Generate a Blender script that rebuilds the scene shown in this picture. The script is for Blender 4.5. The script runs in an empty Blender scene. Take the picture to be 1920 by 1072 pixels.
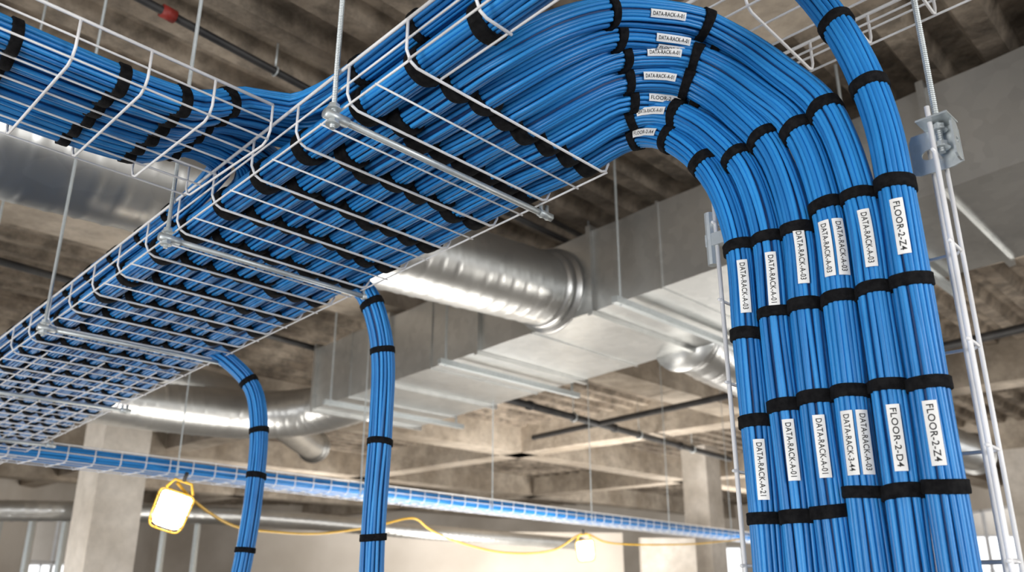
import bpy, math, random
import numpy as np
from mathutils import Vector
random.seed(7); rng=np.random.RandomState(7)
CAMZ=1.6
def W(k,s,z): return np.array([-.385+.705*k+.677*s, 1.658-.709*k+.736*s, CAMZ+z])
T=np.array([.705,-.709,0.]); D2=np.array([.677,.736,0.]); UP=np.array([0,0,1.])
def zt(k): return 1+.054*k
# ---------------------------------------------------------------- materials
def mat(name):
    m=bpy.data.materials.new(name); m.use_nodes=True
    nt=m.node_tree; b=nt.nodes['Principled BSDF']; return m,nt,b
def noise_mat(name,c1,c2,scale=5,rough=.8,bump=.2,metal=0,detail=6,bscale=None,lo=.35,hi=.65,bdist=.01,spec=.5,stain=None):
    m,nt,b=mat(name); N=nt.nodes; L=nt.links
    tc=N.new('ShaderNodeTexCoord'); src=tc.outputs['Object']
    n=N.new('ShaderNodeTexNoise'); n.inputs['Scale'].default_value=scale; n.inputs['Detail'].default_value=detail; L.new(src,n.inputs['Vector'])
    r=N.new('ShaderNodeValToRGB'); r.color_ramp.elements[0].position=lo; r.color_ramp.elements[1].position=hi
    r.color_ramp.elements[0].color=(*c1,1); r.color_ramp.elements[1].color=(*c2,1)
    L.new(n.outputs[0],r.inputs[0]); col=r.outputs[0]
    if stain:
        n3=N.new('ShaderNodeTexNoise'); n3.inputs['Scale'].default_value=scale*5; n3.inputs['Detail'].default_value=8; n3.inputs['Roughness'].default_value=.7; L.new(src,n3.inputs['Vector'])
        r3=N.new('ShaderNodeValToRGB'); r3.color_ramp.elements[0].position=.38; r3.color_ramp.elements[1].position=.6
        r3.color_ramp.elements[0].color=(stain,stain,stain,1); r3.color_ramp.elements[1].color=(1,1,1,1)
        L.new(n3.outputs[0],r3.inputs[0]); mx=N.new('ShaderNodeMix'); mx.data_type='RGBA'; mx.blend_type='MULTIPLY'; mx.inputs[0].default_value=1
        L.new(col,mx.inputs[6]); L.new(r3.outputs[0],mx.inputs[7]); col=mx.outputs[2]
    L.new(col,b.inputs['Base Color'])
    b.inputs['Roughness'].default_value=rough; b.inputs['Metallic'].default_value=metal
    b.inputs['Specular IOR Level'].default_value=spec
    if bump:
        n2=N.new('ShaderNodeTexNoise'); n2.inputs['Scale'].default_value=bscale or scale*4; n2.inputs['Detail'].default_value=5; L.new(src,n2.inputs['Vector'])
        bp=N.new('ShaderNodeBump'); bp.inputs['Strength'].default_value=bump; bp.inputs['Distance'].default_value=bdist
        L.new(n2.outputs[0],bp.inputs['Height']); L.new(bp.outputs[0],b.inputs['Normal'])
    return m
def cable_mat(name,c1,c2):
    m,nt,b=mat(name); N=nt.nodes; L=nt.links
    at=N.new('ShaderNodeAttribute'); at.attribute_name='tint'
    tc=N.new('ShaderNodeTexCoord'); n=N.new('ShaderNodeTexNoise'); n.inputs['Scale'].default_value=9; n.inputs['Detail'].default_value=4
    L.new(tc.outputs['Object'],n.inputs['Vector'])
    ad=N.new('ShaderNodeMath'); ad.operation='MULTIPLY_ADD'; ad.inputs[1].default_value=.5; L.new(n.outputs[0],ad.inputs[0]); L.new(at.outputs['Fac'],ad.inputs[2])
    r=N.new('ShaderNodeValToRGB'); r.color_ramp.elements[0].position=.1; r.color_ramp.elements[1].position=1.0
    r.color_ramp.elements[0].color=(*c1,1); r.color_ramp.elements[1].color=(*c2,1)
    L.new(ad.outputs[0],r.inputs[0]); L.new(r.outputs[0],b.inputs['Base Color'])
    b.inputs['Roughness'].default_value=.42; b.inputs['Specular IOR Level'].default_value=.5
    n2=N.new('ShaderNodeTexNoise'); n2.inputs['Scale'].default_value=160; L.new(tc.outputs['Object'],n2.inputs['Vector'])
    bp=N.new('ShaderNodeBump'); bp.inputs['Strength'].default_value=.15; bp.inputs['Distance'].default_value=.002
    L.new(n2.outputs[0],bp.inputs['Height']); L.new(bp.outputs[0],b.inputs['Normal'])
    return m
def galv_mat(name='galvanized_sheet',c1=(.42,.42,.41),c2=(.66,.66,.64),rough=.3,scale=14,metal=.9,bump=.08):
    m,nt,b=mat(name); N=nt.nodes; L=nt.links
    tc=N.new('ShaderNodeTexCoord'); v=N.new('ShaderNodeTexVoronoi'); v.inputs['Scale'].default_value=scale
    L.new(tc.outputs['Object'],v.inputs['Vector'])
    n=N.new('ShaderNodeTexNoise'); n.inputs['Scale'].default_value=1.2; n.inputs['Detail'].default_value=2; L.new(tc.outputs['Object'],n.inputs['Vector'])
    mx=N.new('ShaderNodeMath'); mx.operation='MULTIPLY_ADD'; mx.inputs[1].default_value=.3; L.new(v.outputs['Color'],mx.inputs[0]); L.new(n.outputs[0],mx.inputs[2])
    r=N.new('ShaderNodeValToRGB'); r.color_ramp.elements[0].position=.3; r.color_ramp.elements[1].position=1.0
    r.color_ramp.elements[0].color=(*c1,1); r.color_ramp.elements[1].color=(*c2,1)
    L.new(mx.outputs[0],r.inputs[0]); L.new(r.outputs[0],b.inputs['Base Color'])
    b.inputs['Metallic'].default_value=metal
    mr=N.new('ShaderNodeMapRange'); mr.inputs[3].default_value=rough-.04; mr.inputs[4].default_value=rough+.10
    L.new(n.outputs[0],mr.inputs[0]); L.new(mr.outputs[0],b.inputs['Roughness'])
    bp=N.new('ShaderNodeBump'); bp.inputs['Strength'].default_value=bump; bp.inputs['Distance'].default_value=.03
    L.new(n.outputs[0],bp.inputs['Height']); L.new(bp.outputs[0],b.inputs['Normal'])
    return m
def emis(name,c,s):
    m,nt,b=mat(name); b.inputs['Base Color'].default_value=(*c,1); b.inputs['Emission Color'].default_value=(*c,1); b.inputs['Emission Strength'].default_value=s
    return m
M_CABLE=cable_mat('blue_cable_jacket',(.006,.13,.41),(.032,.32,.78))
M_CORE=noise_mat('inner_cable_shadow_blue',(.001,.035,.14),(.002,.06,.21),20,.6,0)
M_STRAP=noise_mat('black_hook_and_loop_fabric',(.003,.003,.004),(.011,.011,.012),80,.95,.6,bscale=500,bdist=.003,spec=.2)
M_WHITE=noise_mat('white_powder_coated_wire',(.76,.76,.77),(.88,.88,.89),6,.4,0)
M_LABEL=noise_mat('white_label_vinyl',(.80,.80,.79),(.90,.90,.89),8,.5,0)
M_INK=noise_mat('black_label_ink',(.01,.01,.01),(.02,.02,.02),8,.6,0)
M_GALV=galv_mat(c1=(.48,.49,.485),c2=(.70,.705,.69),rough=.34)
M_SPIRAL=galv_mat('spiral_duct_zinc',(.52,.52,.51),(.72,.72,.70),.30,9)
M_ROD=galv_mat('zinc_plated_rod',(.46,.50,.51),(.66,.70,.71),.38,60,.6)
M_DECK=noise_mat('ribbed_ceiling_concrete',(.155,.120,.088),(.40,.335,.265),1.1,.9,.6,bscale=7,bdist=.05,stain=.45)
M_BEAM=noise_mat('beam_concrete',(.35,.29,.225),(.57,.495,.41),.9,.9,.5,bscale=8,bdist=.04,stain=.70)
M_COL=noise_mat('column_concrete',(.50,.45,.39),(.68,.63,.57),1.5,.9,.4,bscale=12,stain=.85)
M_WALL=noise_mat('wall_plaster',(.54,.485,.42),(.70,.645,.58),.6,.9,.1)
M_FLOOR=noise_mat('floor_concrete',(.28,.262,.24),(.42,.398,.37),.8,.8,.2)
M_BLACKPIPE=noise_mat('black_steel_pipe',(.014,.014,.016),(.04,.038,.037),6,.5,.1)
M_RED=noise_mat('red_coupling_paint',(.25,.02,.015),(.35,.04,.03),6,.5,.1)
M_YEL=noise_mat('yellow_plastic',(.70,.40,.02),(.84,.50,.04),6,.4,0)
M_LAMP=emis('work_light_lens',(1,.95,.86),14)
# ---------------------------------------------------------------- mesh builder
class MB:
    def __init__(s): s.v=[];s.f=[];s.m=[];s.t=[];s.n=0
    def grid(s,P,closed=True,mi=0,tint=.3):
        n,m=P.shape[:2]; s.v.append(P.reshape(-1,3)); s.t.append(np.full(n*m,tint))
        idx=np.arange(n*m).reshape(n,m)+s.n
        if closed: b=np.roll(idx,-1,axis=1); A=idx[:-1];B=b[:-1];C=b[1:];D=idx[1:]
        else: A=idx[:-1,:-1];B=idx[:-1,1:];C=idx[1:,1:];D=idx[1:,:-1]
        q=np.stack([A,B,C,D],-1).reshape(-1,4); s.f.append(q); s.m.append(np.full(len(q),mi)); s.n+=n*m
    def finish(s,name,mats,smooth=True,parent=None):
        V=np.concatenate(s.v).astype(np.float32);F=np.concatenate(s.f).astype(np.int32);Mi=np.concatenate(s.m).astype(np.int32);Tt=np.concatenate(s.t).astype(np.float32)
        me=bpy.data.meshes.new(name); me.vertices.add(len(V)); me.vertices.foreach_set('co',V.ravel())
        me.loops.add(F.size); me.loops.foreach_set('vertex_index',F.ravel())
        me.polygons.add(len(F)); me.polygons.foreach_set('loop_start',np.arange(0,F.size,4,dtype=np.int32))
        try: me.polygons.foreach_set('loop_total',np.full(len(F),4,dtype=np.int32))
        except Exception: pass
        for m in mats: me.materials.append(m)
        me.polygons.foreach_set('material_index',Mi)
        me.polygons.foreach_set('use_smooth',np.full(len(F),smooth))
        a=me.attributes.new('tint','FLOAT','POINT'); a.data.foreach_set('value',Tt)
        me.update(calc_edges=True); me.validate()
        o=bpy.data.objects.new(name,me); bpy.context.collection.objects.link(o)
        if parent: o.parent=parent
        return o
def frames(P,ref=None):
    P=np.asarray(P,float); n=len(P)
    Tg=np.gradient(P,axis=0) if n>2 else np.repeat((P[-1]-P[0])[None],n,0)
    Tg/=np.linalg.norm(Tg,axis=1)[:,None]+1e-12
    a=np.array(ref if ref is not None else ([0,0,1.] if abs(Tg[0][2])<.9 else [1.,0,0]))
    N=np.zeros_like(P); v=a-Tg[0]*a.dot(Tg[0]); N[0]=v/np.linalg.norm(v)
    for i in range(1,n):
        v=N[i-1]-Tg[i]*N[i-1].dot(Tg[i]); N[i]=v/np.linalg.norm(v)
    return Tg,N,np.cross(Tg,N)
def tube(mb,P,r,n=8,mi=0,cap=True,tint=.3):
    P=np.asarray(P,float); Tg,N,B=frames(P); R=np.broadcast_to(np.asarray(r,float),(len(P),)).copy()
    if cap:
        P=np.concatenate([P[:1],P,P[-1:]]);N=np.concatenate([N[:1],N,N[-1:]]);B=np.concatenate([B[:1],B,B[-1:]]);R=np.concatenate([[1e-5],R,[1e-5]])
    th=np.arange(n)/n*2*np.pi
    G=P[:,None]+R[:,None,None]*(np.cos(th)[None,:,None]*N[:,None]+np.sin(th)[None,:,None]*B[:,None])
    mb.grid(G,True,mi,tint)
def box(mb,p0,p1,w,h,mi=0,up=UP):
    p0=np.array(p0,float);p1=np.array(p1,float);d=(p1-p0);d/=np.linalg.norm(d)
    u=np.array(up,float); u=u-d*u.dot(d); u/=np.linalg.norm(u); s=np.cross(d,u)
    c=[(-1,-1),(1,-1),(1,1),(-1,1)]
    ring=lambda p,k=1:np.array([p+s*a*w/2*k+u*b*h/2*k for a,b in c])
    mb.grid(np.stack([ring(p0),ring(p1)]),True,mi)
    for p in (p0,p1):
        r=ring(p); mb.grid(np.array([[r[0],r[1]],[r[3],r[2]]]),False,mi)
def catmull(C,step=.02):
    C=np.asarray(C,float); E=np.concatenate([[2*C[0]-C[1]],C,[2*C[-1]-C[-2]]]); out=[]
    for i in range(1,len(E)-2):
        p0,p1,p2,p3=E[i-1:i+3]; L=np.linalg.norm(p2-p1)
        d0=np.linalg.norm(p1-p0)**.5+1e-9; d1=L**.5+1e-9; d2=np.linalg.norm(p3-p2)**.5+1e-9
        m1=(p1-p0)/d0-(p2-p0)/(d0+d1)+(p2-p1)/d1; m2=(p2-p1)/d1-(p3-p1)/(d1+d2)+(p3-p2)/d2
        m1*=d1;m2*=d1
        n=max(2,int(L/step)); t=(np.arange(n)/n)[:,None]
        out.append((2*t**3-3*t**2+1)*p1+(t**3-2*t**2+t)*m1+(-2*t**3+3*t**2)*p2+(t**3-t**2)*m2)
    out.append(C[-1:]); return np.concatenate(out)
class Path:
    def __init__(s,P,R):
        s.P=P; s.R=np.broadcast_to(np.asarray(R,float),(len(P),)).copy()
        s.T,s.N,s.B=frames(P); s.L=np.concatenate([[0],np.cumsum(np.linalg.norm(np.diff(P,axis=0),axis=1))])
    def at(s,l):
        f=lambda A:np.array([np.interp(l,s.L,A[:,i]) for i in range(3)])
        return f(s.P),f(s.T),f(s.N),f(s.B),np.interp(l,s.L,s.R)
    def near(s,p): return s.L[np.argmin(np.linalg.norm(s.P-np.array(p),axis=1))]
CR=.0052
def bundle(name,path,ncab=18,seg=8,cr=CR):
    mb=MB(); L=path.L[:,None]
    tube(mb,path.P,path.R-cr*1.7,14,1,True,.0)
    for i in range(ncab):
        ph0=2*np.pi*i/ncab+rng.uniform(-.03,.03); f=rng.uniform(.8,1.8); p=rng.uniform(0,6.28)
        ph=(ph0+.10*np.sin(L*f*2+p)+.04*np.sin(L*f*7+p*2))
        ro=path.R[:,None]-cr+rng.uniform(-.0014,.0008)+.0007*np.sin(L*f*9+p)
        C=path.P+ro*(np.cos(ph)*path.N+np.sin(ph)*path.B)
        th=np.arange(seg)/seg*2*np.pi+ph0
        G=C[:,None]+cr*(np.cos(th)[None,:,None]*path.N[:,None]+np.sin(th)[None,:,None]*path.B[:,None])
        mb.grid(G,True,0,rng.uniform(0.0,.62))
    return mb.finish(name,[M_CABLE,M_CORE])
def straps(par,path,locs,w=.022,extra=.0032):
    mb=MB()
    for it in locs:
        l,wf=(it if isinstance(it,tuple) else (it,1.))
        if l<path.L[0]+w or l>path.L[-1]-w: continue
        n=28; th=np.arange(n)/n*2*np.pi; ww=w*wf*rng.uniform(.9,1.1); l=l+rng.uniform(-.005,.005)
        ex=extra+(.0025 if wf>1.4 else 0)
        tl=rng.uniform(-.12,.12); rows=[]
        for dl,dr in ((-.5,-.008),(-.5,-.001),(-.44,.0008),(-.15,.0004),(.15,.001),(.44,.0006),(.5,-.001),(.5,-.008)):
            C,Tt,N,B,R=path.at(l+dl*ww); rr=R+ex+dr+.0007*np.sin(th*5+l*40)
            rr=rr+np.where((th>4.0)&(th<5.1),.003,0)*(1 if dr>-.003 else 0)
            rows.append(C+rr[:,None]*(np.cos(th)[:,None]*N+np.sin(th)[:,None]*B)+Tt*(tl*R*np.cos(th+l*9))[:,None])
        mb.grid(np.array(rows),True,0)
    if mb.n: return mb.finish('hook_and_loop_straps',[M_STRAP],True,par)
_tc={}
def text_mesh(txt):
    if txt in _tc: return _tc[txt]
    cu=bpy.data.curves.new('t','FONT'); cu.body=txt; cu.size=1; cu.resolution_u=3; cu.space_character=1.05; cu.offset=.012
    ob=bpy.data.objects.new('t',cu); bpy.context.collection.objects.link(ob)
    bpy.context.view_layer.update()
    dg=bpy.context.evaluated_depsgraph_get(); me=ob.evaluated_get(dg).to_mesh()
    V=np.array([v.co[:] for v in me.vertices]); F=[tuple(p.vertices) for p in me.polygons]
    ob.evaluated_get(dg).to_mesh_clear(); bpy.data.objects.remove(ob); bpy.data.curves.remove(cu)
    V[:,0]-=(V[:,0].max()+V[:,0].min())/2; V[:,1]-=(V[:,1].max()+V[:,1].min())/2
    _tc[txt]=(V,F); return _tc[txt]
def label(par,path,lc,txt,length=.118,width=.024,face=None,ang=0.,idx=1,lift=.0025):
    def mp(x,y,dr):
        C,Tt,N,B,R=path.at(lc+x)
        f=np.array(face if face is not None else (np.array([0,0,CAMZ])-C),float)
        Nn=f-Tt*f.dot(Tt); Nn/=np.linalg.norm(Nn); Bb=np.cross(Nn,Tt); R=R+lift+dr; a=y/R+ang
        return C+R*(math.cos(a)*Nn+math.sin(a)*Bb)
    mb=MB(); G=np.array([[mp(x,y,0) for y in np.linspace(-width/2,width/2,7)] for x in np.linspace(-length/2,length/2,12)])
    mb.grid(G,False,0); G2=np.array([[mp(x,y,-.0012) for y in np.linspace(-width/2,width/2,7)] for x in np.linspace(-length/2,length/2,12)])
    mb.grid(G2[::-1],False,0)
    mb.finish('label_%d'%idx,[M_LABEL],True,par)
    V,F=text_mesh(txt); sx=length*.88/(V[:,0].max()-V[:,0].min()); sy=min(width*.5/(V[:,1].max()-V[:,1].min()),sx*1.35)
    me=bpy.data.meshes.new('label_text'); me.from_pydata([tuple(mp(v[0]*sx,v[1]*sy,.0006)) for v in V],[],F); me.materials.append(M_INK)
    t=bpy.data.objects.new('label_text_%d'%idx,me); bpy.context.collection.objects.link(t); t.parent=par
# ---------------------------------------------------------------- main bundles
inn=[(.0,.647,1.048),(.12,.65,1.048),(.21,.66,1.062),(.29,.675,1.083),(.355,.69,1.083),(.42,.69,1.05),(.475,.69,1.0),(.525,.69,.935),(.56,.69,.865),(.593,.69,.73)]
out=[(.15,.17,1.048),(.35,.165,1.052),(.435,.23,1.11),(.485,.36,1.195),(.53,.5,1.245),(.58,.61,1.26),(.645,.69,1.21),(.735,.69,1.09),(.825,.69,.95),(.8695,.69,.73)]
u=[j/6 for j in range(7)]; v=[0,.25,.375,.5,.75,.875,1]; beh=[0,0,1,0,0,1,0]
KEND=-9.5
def lerp(a,b,t): return [x+(y-x)*t for x,y in zip(a,b)]
arc_lab=['FLOOR-2-A4','DATA-RACK-A-01','FLOOR-2-Z4','DATA-RACK-A-01','DATA-RACK-A-01','DATA-RACK-A-01','DATA-RACK-A-01']
vl1=[['DATA-RACK-A-03'],['DATA-RACK-A-01'],['DATA-RACK-A-03'],['DATA-RACK-A-03'],['DATA-RACK-A-03','DATA-RACK-A-03'],['DATA-RACK-A-03'],['DATA-RACK-A-03']]
vl2=[['DATA-RACK-A-21'],['DATA-RACK-A-01'],['DATA-RACK-A-01'],['DATA-RACK-A-01'],['DATA-RACK-3-44','DATA-RACK-A-03'],['DATA-RACK-A-03'],['FLOOR-2-D4']]
ROWZ=[.70,.515,.325,.13,-.06,-.25,-.45,-.65,-.85,-1.05,-1.25]
BZ=.0455
for j in range(7):
    C=[]
    s0=lerp(inn[0],out[0],u[j])
    for k in np.arange(KEND,s0[0]-.1,.45): C.append(W(k,s0[1]+.004*math.sin(k*3+j),zt(k)+BZ+.003*math.sin(k*5+j*2)))
    i0=len(C)
    for m in range(10):
        w=min(1,max(0,(m-2)/6)); f=u[j]*(1-w)+v[j]*w
        p=lerp(inn[m],out[m],f); p[1]+=beh[j]*.066*min(1,max(0,(m-3)/3)); C.append(W(*p))
    kx=p[0]; sx=p[1]
    for z in (.5,.25,0,-.4,-.8,-1.2,-1.59): C.append(W(kx+.003*math.sin(z*5+j),sx,z))
    P=catmull(C,.03); zz=P[:,2]-CAMZ; kk=(P-W(0,0,0))@T
    R=np.interp(kk,[0,.35],[.0405,.0345]); R=np.where(zz<.9,np.minimum(R,.0335),R)
    pa=Path(P,R); ob=bundle('blue_data_cable_bundle',pa)
    def lm(m):
        a=int(m); la_,lb_=pa.near(C[i0+a]),pa.near(C[i0+a+1]); return la_+(lb_-la_)*(m-a)
    locs=[]
    for i in range(48):
        k=.187-.209*i
        if k<KEND+.1: break
        locs.append((pa.near(W(k+.03*u[j],s0[1],zt(k)+BZ)),1.8 if i else 1.45))
    la=[(lm(3.65-.58*u[j]),1.15),(lm(5.25-.08*u[j]),1.15)]
    la.append((pa.near(W(.529+(.828-.529)*v[j],.69+beh[j]*.066,.9156+.036*v[j])),1.15))
    for z in ROWZ: la.append((pa.near(W(kx,sx,z+.02*v[j])),1.1))
    straps(ob,pa,locs+la)
    c=lm(4.42-.3*u[j])
    label(ob,pa,c,arc_lab[j],.080+.028*u[j],.0185,idx=1,ang=.1)
    if j==5: label(ob,pa,c+.005,'FLOOR-2-Z4',.09,.013,idx=2,ang=-.5)
    n=3
    for row,zc in ((vl1,.612),(vl2,.232)):
        t=row[j]
        for q,tx in enumerate(t):
            ang=(-.35 if beh[j] else 0.0)+(0 if len(t)==1 else (-.38,.42)[q])
            label(ob,pa,pa.near(W(kx,sx,zc+.015*v[j]+.006*q)),tx,.118,.0225,idx=n,ang=ang); n+=1
# sixth bundle, large arc from above
C=[W(-.75,.69,2.9)]
C+= [W(-.2+1.141*math.cos(t),.69,.75+1.15*math.sin(t)) for t in np.linspace(.72,.08,9)]
C+=[W(.9408,.69,z) for z in (.7,.5,.25,0,-.4,-.8,-1.2,-1.59)]
pa=Path(catmull(C,.03),.035); ob=bundle('blue_data_cable_bundle',pa)
lz=[pa.near(W(.876,.69,1.14)),pa.near(W(.9155,.69,.96))]+[pa.near(W(.94,.69,z+.024)) for z in ROWZ]
straps(ob,pa,[(q,1.15) for q in lz]); label(ob,pa,pa.near(W(.94,.69,.632)),'FLOOR-2-Z4',.112,.024,idx=1,ang=-.1); label(ob,pa,pa.near(W(.94,.69,.252)),'FLOOR-2-Z4',.112,.024,idx=2,ang=-.1)
# straight running bundle on the left side of the tray
C=[W(k,.078+.004*math.sin(k*3+2),zt(k)+BZ+.004*math.sin(k*4+3)) for k in np.arange(KEND,1.51,.4)]
pa=Path(catmull(C,.05),.039); ob=bundle('blue_data_cable_bundle',pa)
straps(ob,pa,[(pa.near(W(.187-.209*i,.078,zt(.187-.209*i)+BZ)),1.6) for i in range(-3,46)])
# ---------------------------------------------------------------- wire trays
WR=.0035
def wire_tray(name,fn,a0,a1,width,h,sp,nlong,r=WR,sub=2,lo=0.,extra=None):
    mb=MB(); n=int((a1-a0)/sp)
    for i in range(n+1):
        a=a1-i*sp
        path=[fn(a,lo,h),fn(a,lo,h*.25),fn(a,lo+.012,.002),fn(a,lo+.03,-.006),fn(a,lo+width-.03,-.006),fn(a,lo+width-.012,.002),fn(a,lo+width,h*.25),fn(a,lo+width,h)]
        tube(mb,path,r,8)
        if sub>1 and i<n:
            for q in range(1,sub):
                aa=a-sp*q/sub; tube(mb,[fn(aa,lo+.0,-.003),fn(aa,lo+width,-.003)],r*.75,6)
    def lng(b,z,rr,A0,A1):
        L=list(np.arange(A0,A1-.02,.5))+[A1]; tube(mb,[fn(x,b,z) for x in L],rr,8)
    for b in (lo,lo+width):
        lng(b,h,r*1.25,a0,a1); lng(b,h*.5,r*.8,a0,a1)
    for b in np.linspace(lo+.006,lo+width-.006,nlong): lng(b,.0,r*.8,a0,a1)
    if extra:
        for b in np.linspace(lo+.006,lo+width-.006,extra[0])[1:-1]: lng(b,.0,r*.8,a0,extra[1])
    return mb.finish(name,[M_WHITE])
wire_tray('wire_mesh_cable_tray',lambda a,b,z:W(a,b,zt(a)+z),-9.4,.24,.689,.098,.209,2,extra=(7,-2.2))
mb=MB()
for i in range(7):
    a=.449+.209*i; f=lambda b,z:W(a,b,zt(a)+z); tube(mb,[f(0,.098),f(0,.025),f(.012,.002),f(.03,-.005),f(.10,-.005)],WR,8)
for b,z in ((0,.098),(0,.049),(.006,.004),(.095,-.002)): tube(mb,[W(k,b,zt(k)+z) for k in (.24,.7,1.2,1.75)],WR*(1.25 if z>.09 else .8),8)
mb.finish('wire_mesh_cable_tray',[M_WHITE])
wire_tray('wire_mesh_cable_tray',lambda a,b,z:W(b,a,1-.01+z),-4.0,-.05,.44,.09,.148,6,sub=1,lo=-.652,r=.0032)
# cross tray bundles: ride over the side wall and join the upper layer of the main tray
for i in range(6):
    k=-.285-.062*i
    C=[W(k,s,1.026+.004*math.sin(s*4+i)) for s in np.arange(-4,-.4,.4)]+[W(k,-.32,1.028),W(k,-.2,1.045),W(k,-.09,1.105)]
    if i<3:
        st=.05+.08*i; C+=[W(k+.03,.0+.5*st,1.125),W(k+.13,st*.95,1.120)]+[W(q,st,zt(q)+.118) for q in ((k+.3),(k+.55),.6,1.0,1.5)]
    else:
        st=.05+.08*(5-i); C+=[W(k-.03,.0+.5*st,1.11),W(k-.13,st*.95,1.097)]+[W(q,st,zt(q)+.118) for q in list(np.arange(k-.3,KEND,-.6))]
    if i==2: C=C[:-3]+[W(.25,st,zt(.2)+.118)]
    pa=Path(catmull(C,.04),.0335)
    ob=bundle('blue_data_cable_bundle',pa,16)
    L=[pa.near(W(k,s,1.026)) for s in (-.10,-.235,-.385,-.6,-.9,-1.2,-1.5)]
    if i<3: L+=[pa.near(W(q,st,zt(q)+.118)) for q in (.0,.21,.42,.63)]
    else: L+=[pa.near(W(q,st,zt(q)+.118)) for q in np.arange(-.95,-9,-.209)]
    straps(ob,pa,[(l,1.1) for l in L])
# lower distant tray leaving to the right
P0=np.array([-2.95,5.17,CAMZ+.74]); DF=np.array([.656,.755,-.013]); SF=np.array([-.755,.656,0])
fn=lambda a,b,z:P0+DF*a+SF*b+UP*z
wire_tray('wire_mesh_cable_tray',fn,-.5,12,.34,.1,.17,4,r=.004,sub=1)
for i in range(4):
    C=[fn(a,.05+.08*i,.052+.004*math.sin(a*3+i)) for a in np.arange(-.2,12.1,.5)]
    pa=Path(catmull(C,.12),.042); ob=bundle('blue_data_cable_bundle',pa,17,5,.0065)
# drop bundles
def drop(ctrl,R,sl,dk=0):
    ctrl=[(a+dk,b,c) for a,b,c in ctrl]
    pa=Path(catmull([W(*c) for c in ctrl],.03),R); ob=bundle('blue_data_cable_bundle',pa); straps(ob,pa,[pa.near(W(ctrl[-3][0],ctrl[-3][1],z)) for z in sl])
drop([(-1.6,.62,1.08),(-1.2,.62,1.06),(-1.02,.66,1.03),(-.94,.715,.95),(-.91,.75,.84),(-.90,.77,.72),(-.9,.775,.5),(-.905,.77,.2),(-.90,.77,-.1),(-.9,.77,-.8),(-.9,.77,-1.59)],.039,(.93,.74,.455,.155,-.2,-.6),.09)
drop([(-2.7,.62,.97),(-2.4,.63,.95),(-2.14,.66,.93),(-2.06,.72,.87),(-2.0,.79,.77),(-1.97,.82,.6),(-1.96,.82,.35),(-1.955,.8,.1),(-1.965,.78,-.1),(-1.97,.77,-.8),(-1.97,.77,-1.59)],.036,(.83,.61,.41,.13,-.2,-.6),.27)
# ---------------------------------------------------------------- vertical wire tray
mb=MB()
for k in (.515,.545,.65,.76,.87,.985,1.01): tube(mb,[W(k,.80 if .52<k<1 else .735,z) for z in (-1.59,-.6,.2,.86 if k<.6 else .90)],.0052 if (k<.6 or k>.95) else .003,8)
for k in (.515,1.01): tube(mb,[W(k,.80,z) for z in (-1.59,-.6,.2,.9)],.0045,8)
for i in range(13):
    z=.80-.19*i; tube(mb,[W(.515,.72,z),W(.515,.79,z),W(.53,.806,z),W(1.0,.806,z),W(1.01,.79,z),W(1.01,.72,z)],.0036,8)
vt=mb.finish('vertical_wire_cable_tray',[M_WHITE])
def rod(p,z1,r=.006,name='threaded_rod',fine=True):
    mb=MB(); z0=p[2]
    if fine:
        zs=np.linspace(z0,z1,900); P=np.array([[p[0],p[1],z] for z in zs]); tube(mb,P,np.where(np.arange(len(zs))%2==0,r,r*.86),8)
    else: tube(mb,[p,[p[0],p[1],z1]],r,6)
    for dz in (.012,.05):
        tube(mb,[[p[0],p[1],z0+dz],[p[0],p[1],z0+dz+.010]],r*2,6)
        tube(mb,[[p[0],p[1],z0+dz-.003],[p[0],p[1],z0+dz]],r*2.5,14)
    return mb.finish(name,[M_ROD],False)
rod(W(1.02,.75,.80),CAMZ+2.9,.0065)
mb=MB()
def plate(mb,o,ax,ay,w,h,hole,t):
    o=np.array(o,float); ax=np.array(ax,float); ay=np.array(ay,float); nn=np.cross(ax,ay)
    cx,cy,hr=hole; n=24; th=np.arange(n)/n*2*np.pi
    inner=np.array([[cx+hr*math.cos(t_)*1.3,cy+hr*math.sin(t_)] for t_ in th]); outer=[]
    for t_ in th:
        c,s=math.cos(t_),math.sin(t_); k=1e9
        if c>1e-6:k=min(k,(w-cx)/c)
        if c<-1e-6:k=min(k,-cx/c)
        if s>1e-6:k=min(k,(h-cy)/s)
        if s<-1e-6:k=min(k,-cy/s)
        outer.append([cx+k*c,cy+k*s])
    outer=np.array(outer)
    f=lambda Q,z:np.array([o+ax*q[0]+ay*q[1]+nn*z for q in Q])
    mb.grid(np.stack([f(inner,0),f(outer,0),f(outer,t),f(inner,t),f(inner,0)]),True,0)
plate(mb,W(.955,.775,.775),T,UP,.095,.09,(.035,.04,.011),.004)
box(mb,W(.99,.745,.866),W(1.05,.745,.866),.06,.004)
plate(mb,W(1.045,.735,.78),D2,UP,.04,.085,(.02,.04,.006),.004)
mb.finish('galvanized_support_bracket',[M_ROD],False)
mb=MB(); tube(mb,[W(.50,.735,.70),W(.50,.735,.83)],.012,10); box(mb,W(.49,.735,.76),W(.55,.735,.76),.02,.03); mb.finish('tray_clamp',[M_ROD],False)
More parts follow.
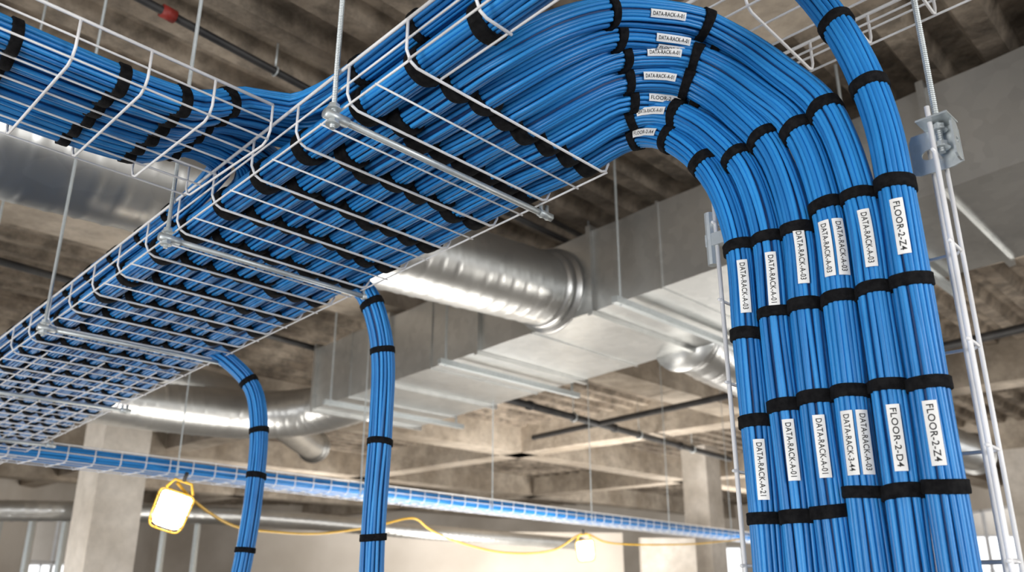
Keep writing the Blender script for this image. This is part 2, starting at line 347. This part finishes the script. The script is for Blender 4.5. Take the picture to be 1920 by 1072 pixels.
# ---------------------------------------------------------------- strut supports
for k in (.0,-.83,-1.83,-2.85,-3.9,-5.0):
    mb=MB(); z=zt(k)-.024; s0,s1=-.015,.70
    tube(mb,[W(k,s0,z),W(k,s1+.01,z)],.0085,10); tube(mb,[W(k,s0-.02,z),W(k,s0+.04,z)],.0125,10)
    for s in (s1-.012,s1+.012): tube(mb,[W(k,s,z-.012),W(k,s,z+.03)],.006,8)
    tube(mb,[W(k,s1-.02,z),W(k,s1+.03,z)],.012,6)
    mb.finish('trapeze_support_bar',[M_ROD],True)
    rod(W(k,-.013,z-.03),CAMZ+2.9,.0065)
for a in (1.0,2.6,4.2,5.8,7.4,9.0,10.6):
    p=fn(a,-.01,-.02); rod(p,CAMZ+2.9,.005,fine=False)
# ---------------------------------------------------------------- upper right tray
wire_tray('wire_mesh_cable_tray',lambda a,b,z:W(a,b,1.38+.02*a+z),.2,3.0,.40,.1,.17,5,sub=1,lo=.80,r=.0042)
# ---------------------------------------------------------------- ducts
def zd(k): return 1.964+.054*k
mb=MB()
def ring(k,e=0,s0=3.61,s1=4.98,h=.62): return np.array([W(k,s0-e,zd(k)-e),W(k,s1+e,zd(k)-e),W(k,s1+e,zd(k)+h+e),W(k,s0-e,zd(k)+h+e)])
ks=np.arange(-5.7,4.1,.6)
for a,b in zip(ks[:-1],ks[1:]): mb.grid(np.stack([ring(a+.004),ring((a+b)/2,-.004),ring(b-.004)]),True)
for i,k in enumerate(ks):
    e=.035 if i%2==0 else .012; w=.02 if i%2==0 else .008
    mb.grid(np.stack([ring(k-w,-.005),ring(k-w,e),ring(k+w,e),ring(k+w,-.005)]),True)
r=ring(-5.7); mb.grid(np.array([[r[0],r[1]],[r[3],r[2]]]),False)
mb.finish('rectangular_air_duct',[M_GALV],False)
def spiral(name,pts,R,pitch=.13,step=.022,collar=True):
    P=catmull(pts,step); Tg,N,B=frames(P); L=np.concatenate([[0],np.cumsum(np.linalg.norm(np.diff(P,axis=0),axis=1))])
    n=56; th=np.arange(n)/n*2*np.pi
    ph=(L[:,None]/pitch-th[None]/(2*np.pi))%1
    rr=R+.006*np.clip(1-np.abs(ph-.5)/.1,0,1)
    G=P[:,None]+rr[:,:,None]*(np.cos(th)[None,:,None]*N[:,None]+np.sin(th)[None,:,None]*B[:,None])
    mb=MB(); mb.grid(G,True)
    if collar:
        for l0 in (0,len(P)-1):
            d=1 if l0==0 else -1; q=P[l0]; 
            for (o1,o2,e) in ((0,.03,.05),(.05,.13,.02)):
                tube(mb,[q+Tg[l0]*d*o1,q+Tg[l0]*d*o2],R+e*min(1,R/.2),40)
    return mb.finish(name,[M_SPIRAL],True)
spiral('spiral_round_duct',[W(-2.5,3.60,2.10),W(-2.5,2.5,2.03),W(-2.52,.1,1.89),W(-2.52,-2,1.78),W(-2.5,-5,1.62)],.275)
spiral('spiral_round_duct',[W(-2.2,4.99,1.98),W(-2.2,5.3,1.93),W(-2.2,6.2,1.88),W(-2.2,9,1.86),W(-2.2,13,1.86)],.26)
spiral('spiral_round_duct',[W(-5.7,4.3,1.93),W(-6.1,4.3,1.9),W(-6.6,4.15,1.84),W(-6.95,3.7,1.78),W(-7,3.0,1.74),W(-7,1,1.72),W(-7,-4,1.7)],.26)
spiral('spiral_round_duct',[[-7,7.5,CAMZ+2.0],[-4.6,7.7,CAMZ+2.0],[-3.2,9.2,CAMZ+2.0],[-3,13,CAMZ+2.0]],.2)
spiral('spiral_round_duct',[[-6.5,8.6,CAMZ+.72],[-3.7,11,CAMZ+.84],[-1.1,14,CAMZ+.79],[1.3,17.0,CAMZ+.76]],.11)
for k in (-2.0+1.9,-1.75,-3.55,-5.2):
    mb=MB(); z=zd(k)-.06; box(mb,W(k,3.4,z),W(k,5.2,z),.045,.045)
    mb.finish('duct_trapeze_hanger',[M_ROD],False)
    rod(W(k,3.47,z-.03),CAMZ+2.9,.009,fine=False); rod(W(k,5.1,z-.03),CAMZ+2.9,.009,fine=False)
# ---------------------------------------------------------------- pipes
def pipe(name,pts,r,m=M_BLACKPIPE,coup=None):
    mb=MB(); tube(mb,pts,r,12)
    p0=np.array(pts[0],float);p1=np.array(pts[-1],float);L=np.linalg.norm(p1-p0);d=(p1-p0)/L
    for a in np.arange(.8,L-.3,2.2):
        if len(pts)==2: tube(mb,[p0+d*a,p0+d*(a+.07)],r*1.35,12)
    if coup is not None: tube(mb,[p0+d*coup,p0+d*(coup+.07)],r*1.6,14,1)
    if len(pts)==2:
        for a in np.arange(1.9,L-.2,1.9):
            q=p0+d*a; th=np.arange(17)/16*2*np.pi; sd=np.cross(d,UP)
            tube(mb,np.array([q+sd*math.cos(t)*r*1.25+UP*math.sin(t)*r*1.25 for t in th]),r*.22,6,2)
            tube(mb,[q+UP*r*1.2,[q[0],q[1],CAMZ+2.9]],.006,6,2)
    return mb.finish(name,[m,M_RED,M_ROD],True)
Z=lambda z:CAMZ+z
pipe('black_sprinkler_pipe',[[-2.5,2.59,Z(2.7)],[.9,6.86,Z(2.7)]],.022,coup=1.22)
pipe('black_sprinkler_pipe',[[-.27,10.7,Z(2.3)],[4.17,16.5,Z(2.3)]],.05)
pipe('black_sprinkler_pipe',[[.35,14,Z(2.3)],[2.58,11,Z(2.3)],[4.83,7.72,Z(2.3)],[8,3,Z(2.3)]],.045)
pipe('black_sprinkler_pipe',[[-5.5,3.7,Z(2.3)],[-3.84,5.97,Z(2.3)],[-1.98,8.5,Z(2.3)],[-1,9.8,Z(2.3)]],.03)
pipe('black_sprinkler_pipe',[[-.6,5.1,Z(2.6)],[1.2,7.2,Z(2.6)]],.022)
# ---------------------------------------------------------------- room shell
mb=MB(); K=[];Zp=[]
k=-34.
while k<9:
    K+= [k,k+.13,k+.18,k+.31]; Zp+=[2.88,2.88,2.98,2.98]; k+=.36
G=np.array([[W(a,s,z) for a,z in zip(K,Zp)] for s in (-16,-4,4,12,24,34)]); mb.grid(G,False); mb.finish('ceiling',[M_DECK],False)
mb=MB()
for k,zb in ((-4.9,2.5),(-9.8,2.4),(-15,2.4),(-21,2.4)): 
    box(mb,W(k,-14,(zb+3)/2),W(k,32,(zb+3)/2),.55,3-zb)
for s,zb in ((-3.2,2.5),(2.6,2.75),(6.3,2.5),(11,2.4),(17,2.4)):
    box(mb,W(8,s,(zb+3)/2),W(-32,s,(zb+3)/2),.5,3-zb)
mb.finish('ceiling_beams',[M_BEAM],False)
mb=MB(); mb.grid(np.array([[[-22,-12,0],[26,-12,0]],[[-22,34,0],[26,34,0]]],float),False); mb.finish('floor',[M_FLOOR],False)
for (x,y,w) in ((-4.42,9.6,.52),(4.15,19,.6),(-8.5,19,.6),(9.5,16,.6)):
    mb=MB(); box(mb,[x,y,0],[x,y,Z(2.9)],w,w,up=D2); mb.finish('concrete_column',[M_COL],False)
def wall(name,p0,p1,h,wins,m=M_WALL,th=.2):
    mb=MB(); p0=np.array(p0,float);p1=np.array(p1,float);L=np.linalg.norm(p1-p0);d=(p1-p0)/L
    x=0
    for (a,b,z0,z1) in wins+[(L,L,0,0)]:
        if a>x+1e-3: box(mb,p0+d*x+UP*h/2,p0+d*a+UP*h/2,th,h)
        if b>a:
            box(mb,p0+d*a+UP*z0/2,p0+d*b+UP*z0/2,th,z0); box(mb,p0+d*a+UP*(z1+h)/2,p0+d*b+UP*(z1+h)/2,th,h-z1)
        x=b
    mb.finish(name,[m],False)
    for i,(a,b,z0,z1) in enumerate(wins):
        mb=MB(); 
        for zz in (z0+.03,(z0+z1)/2,z1-.03): box(mb,p0+d*a+UP*zz,p0+d*b+UP*zz,.08,.06)
        for xx in np.linspace(a+.03,b-.03,4): box(mb,p0+d*xx+UP*z0,p0+d*xx+UP*z1,.08,.06,up=d)
        mb.finish('window_%d'%(len([o for o in bpy.data.objects if o.name.startswith('window_')])+1),[M_WHITE],False)
wall('wall_back',[-22,33,0],[26,33,0],4.6,[(3,8,.9,2.4),(28.5,30.5,.9,3),(36,44,.9,3.4)])
wall('wall_right',[13,33,0],[13,-6,0],4.6,[(1,5,.9,3.6),(7,12,.9,3.6),(13.5,20,.9,3.6),(21,26,.9,3.6),(28,33,.9,3.6)])
wall('wall_left',[-13,-6,0],[-13,33,0],4.6,[(1,5,.9,3.6),(7,12,.9,3.6),(14,19,.9,3.6),(21,26,.9,3.6),(30,34,.9,3.6)])
mb=MB(); box(mb,[-5.2,17.6,1.33],[2.3,18.6,1.33],.12,2.66); box(mb,[2.5,17.4,1.25],[3.6,17.6,1.25],.12,2.5,1); mb.finish('wall_partition',[M_WALL,M_COL],False)
mb=MB()
for i in range(12):
    x=-8.6+.42*i; box(mb,[x,11.2,0],[x,11.2,2.45],.045,.09,up=[0,1,0])
box(mb,[-8.6,11.2,2.45],[-3.9,11.2,2.45],.09,.05); box(mb,[-8.6,11.2,1.3],[-3.9,11.2,1.3],.03,.04)
mb.finish('steel_stud_partition_frame',[M_ROD],False)
# ---------------------------------------------------------------- work lights
def worklight(c,yaw,w=.17,h=.22,tilt=.25,roll=.2):
    e=bpy.data.objects.new('caged_work_light',None); bpy.context.collection.objects.link(e)
    mb=MB(); rx=lambda a,b,z:np.array([a,b,z],float)
    n=40; th=np.arange(n)/n*2*np.pi
    def rr(y,sc): 
        c_,s_=np.cos(th),np.sin(th); return np.stack([np.sign(c_)*np.abs(c_)**.32*w/2*sc*(1+.12*s_),np.full(n,y),np.sign(s_)*np.abs(s_)**.32*h/2*sc],-1)
    mb.grid(np.array([rr(.06,.02),rr(.06,.40),rr(.045,.65),rr(.02,.80),rr(-.005,.88),rr(-.010,.88),rr(-.010,.84)]),True,0)
    mb.grid(np.array([rr(-.006,.88),rr(-.022,.86),rr(-.026,.5),rr(-.027,.01)]),True,1)
    for zz in (-.3,0,.3):
        ww=w/2*(1+.1*zz); tube(mb,[rx(-ww,.01,zz*h),rx(-ww*.95,-.045,zz*h),rx(-ww*.6,-.066,zz*h),rx(ww*.6,-.066,zz*h),rx(ww*.95,-.045,zz*h),rx(ww,.01,zz*h)],.0028,6,0)
    for xx in (-.22,.22): tube(mb,[rx(xx*w,.0,-h/2),rx(xx*w,-.05,-h*.46),rx(xx*w,-.07,0),rx(xx*w*1.1,-.05,h*.46),rx(xx*w*1.1,.0,h/2)],.0028,6,0)
    R_=rr(-.03,1.0); tube(mb,np.concatenate([R_,R_[:1]]),.004,8,0)
    for q in (4,16,24,36): tube(mb,[R_[q],rr(.0,.84)[q]],.003,6,0)
    tube(mb,[rx(-w*.4,0,h/2),rx(-w*.25,0,h/2+.05),rx(w*.25,0,h/2+.05),rx(w*.4,0,h/2)],.007,8,0)
    tube(mb,[rx(0,0,h/2+.05),rx(0,0,h/2+.10)],.010,8,2)
    mb.finish('cage_and_lens',[M_YEL,M_LAMP,M_BLACKPIPE],True,e)
    e.location=c; e.rotation_euler=(tilt,roll,yaw)
    l=bpy.data.lights.new('work_light_bulb','POINT'); l.energy=5; l.color=(1,.92,.8); l.shadow_soft_size=.06
    lo=bpy.data.objects.new('bulb',l); bpy.context.collection.objects.link(lo); lo.parent=e; lo.location=(0,-.35,0)
worklight((-1.74,4.5,Z(.37)),.25,.175,.20,roll=.3); worklight((.74,9,Z(.345)),-.05,.18,.21,roll=-.1)
mb=MB(); pts=[(-1.74,4.52,.51),(-1.70,4.6,.45),(-1.66,4.85,.38),(-1.614,5.2,.33),(-1.5,5.6,.325),(-1.32,6.1,.344),(-1.05,6.6,.42),(-.78,7.15,.52),(-.7,7.3,.46),(-.58,7.44,.40),(-.097,8.08,.294),(.415,8.67,.34),(.73,9,.508),(.95,9.2,.44),(1.18,9.4,.424),(2.0,10,.45),(2.76,10.7,.54)]
tube(mb,catmull([(a,b,Z(c)) for a,b,c in pts],.05),.0085,8); mb.finish('yellow_extension_cord',[M_YEL])
# ---------------------------------------------------------------- lights
w=bpy.data.worlds.new('world'); bpy.context.scene.world=w; w.use_nodes=True
w.node_tree.nodes['Background'].inputs[0].default_value=(.96,.98,1,1); w.node_tree.nodes['Background'].inputs[1].default_value=2.1
def area(loc,tgt,size,e,c=(1,.98,.95)):  # added fill lamps without fixtures, brightening the cables, ceiling and far walls
    l=bpy.data.lights.new('added_fill','AREA'); l.energy=e; l.size=size; l.color=c
    o=bpy.data.objects.new('added_fill_light',l); bpy.context.collection.objects.link(o); o.location=loc
    o.rotation_euler=(Vector(tgt)-Vector(loc)).to_track_quat('-Z','Y').to_euler()
area((-3.5,-2.0,1.2),(.3,2.5,2.7),1.6,155)
area((3.5,-1.5,2.6),(.5,3,2.4),1.4,95)
area((0,8,.6),(0.5,8.5,4.5),3,200,(1,.96,.9))
area((10.5,8.5,.6),(7,8,4.5),2.5,170,(1,.96,.9))
area((4.2,12.5,.6),(4.5,13,4.5),2.5,130,(1,.96,.9))
area((-6,7,.6),(-5,7,4.5),3,165,(1,.96,.9))
area((1,14.5,.6),(1,17,3.5),3,450,(1,.96,.9))
area((6,22,.6),(5,23,4.5),3,480,(1,.96,.9))
area((-5,20,.6),(-5,22,4.5),3,350,(1,.96,.9))
# ---------------------------------------------------------------- camera
cd=bpy.data.cameras.new('camera'); cd.lens=30; cd.sensor_width=36; cd.clip_start=.05; cd.clip_end=100
cd.dof.use_dof=True; cd.dof.focus_distance=1.95; cd.dof.aperture_fstop=3.6
co=bpy.data.objects.new('camera',cd); bpy.context.collection.objects.link(co); co.location=(0,0,CAMZ); co.rotation_euler=(math.radians(90+19.4),0,0)
bpy.context.scene.camera=co
bpy.context.scene.view_settings.view_transform='Standard'
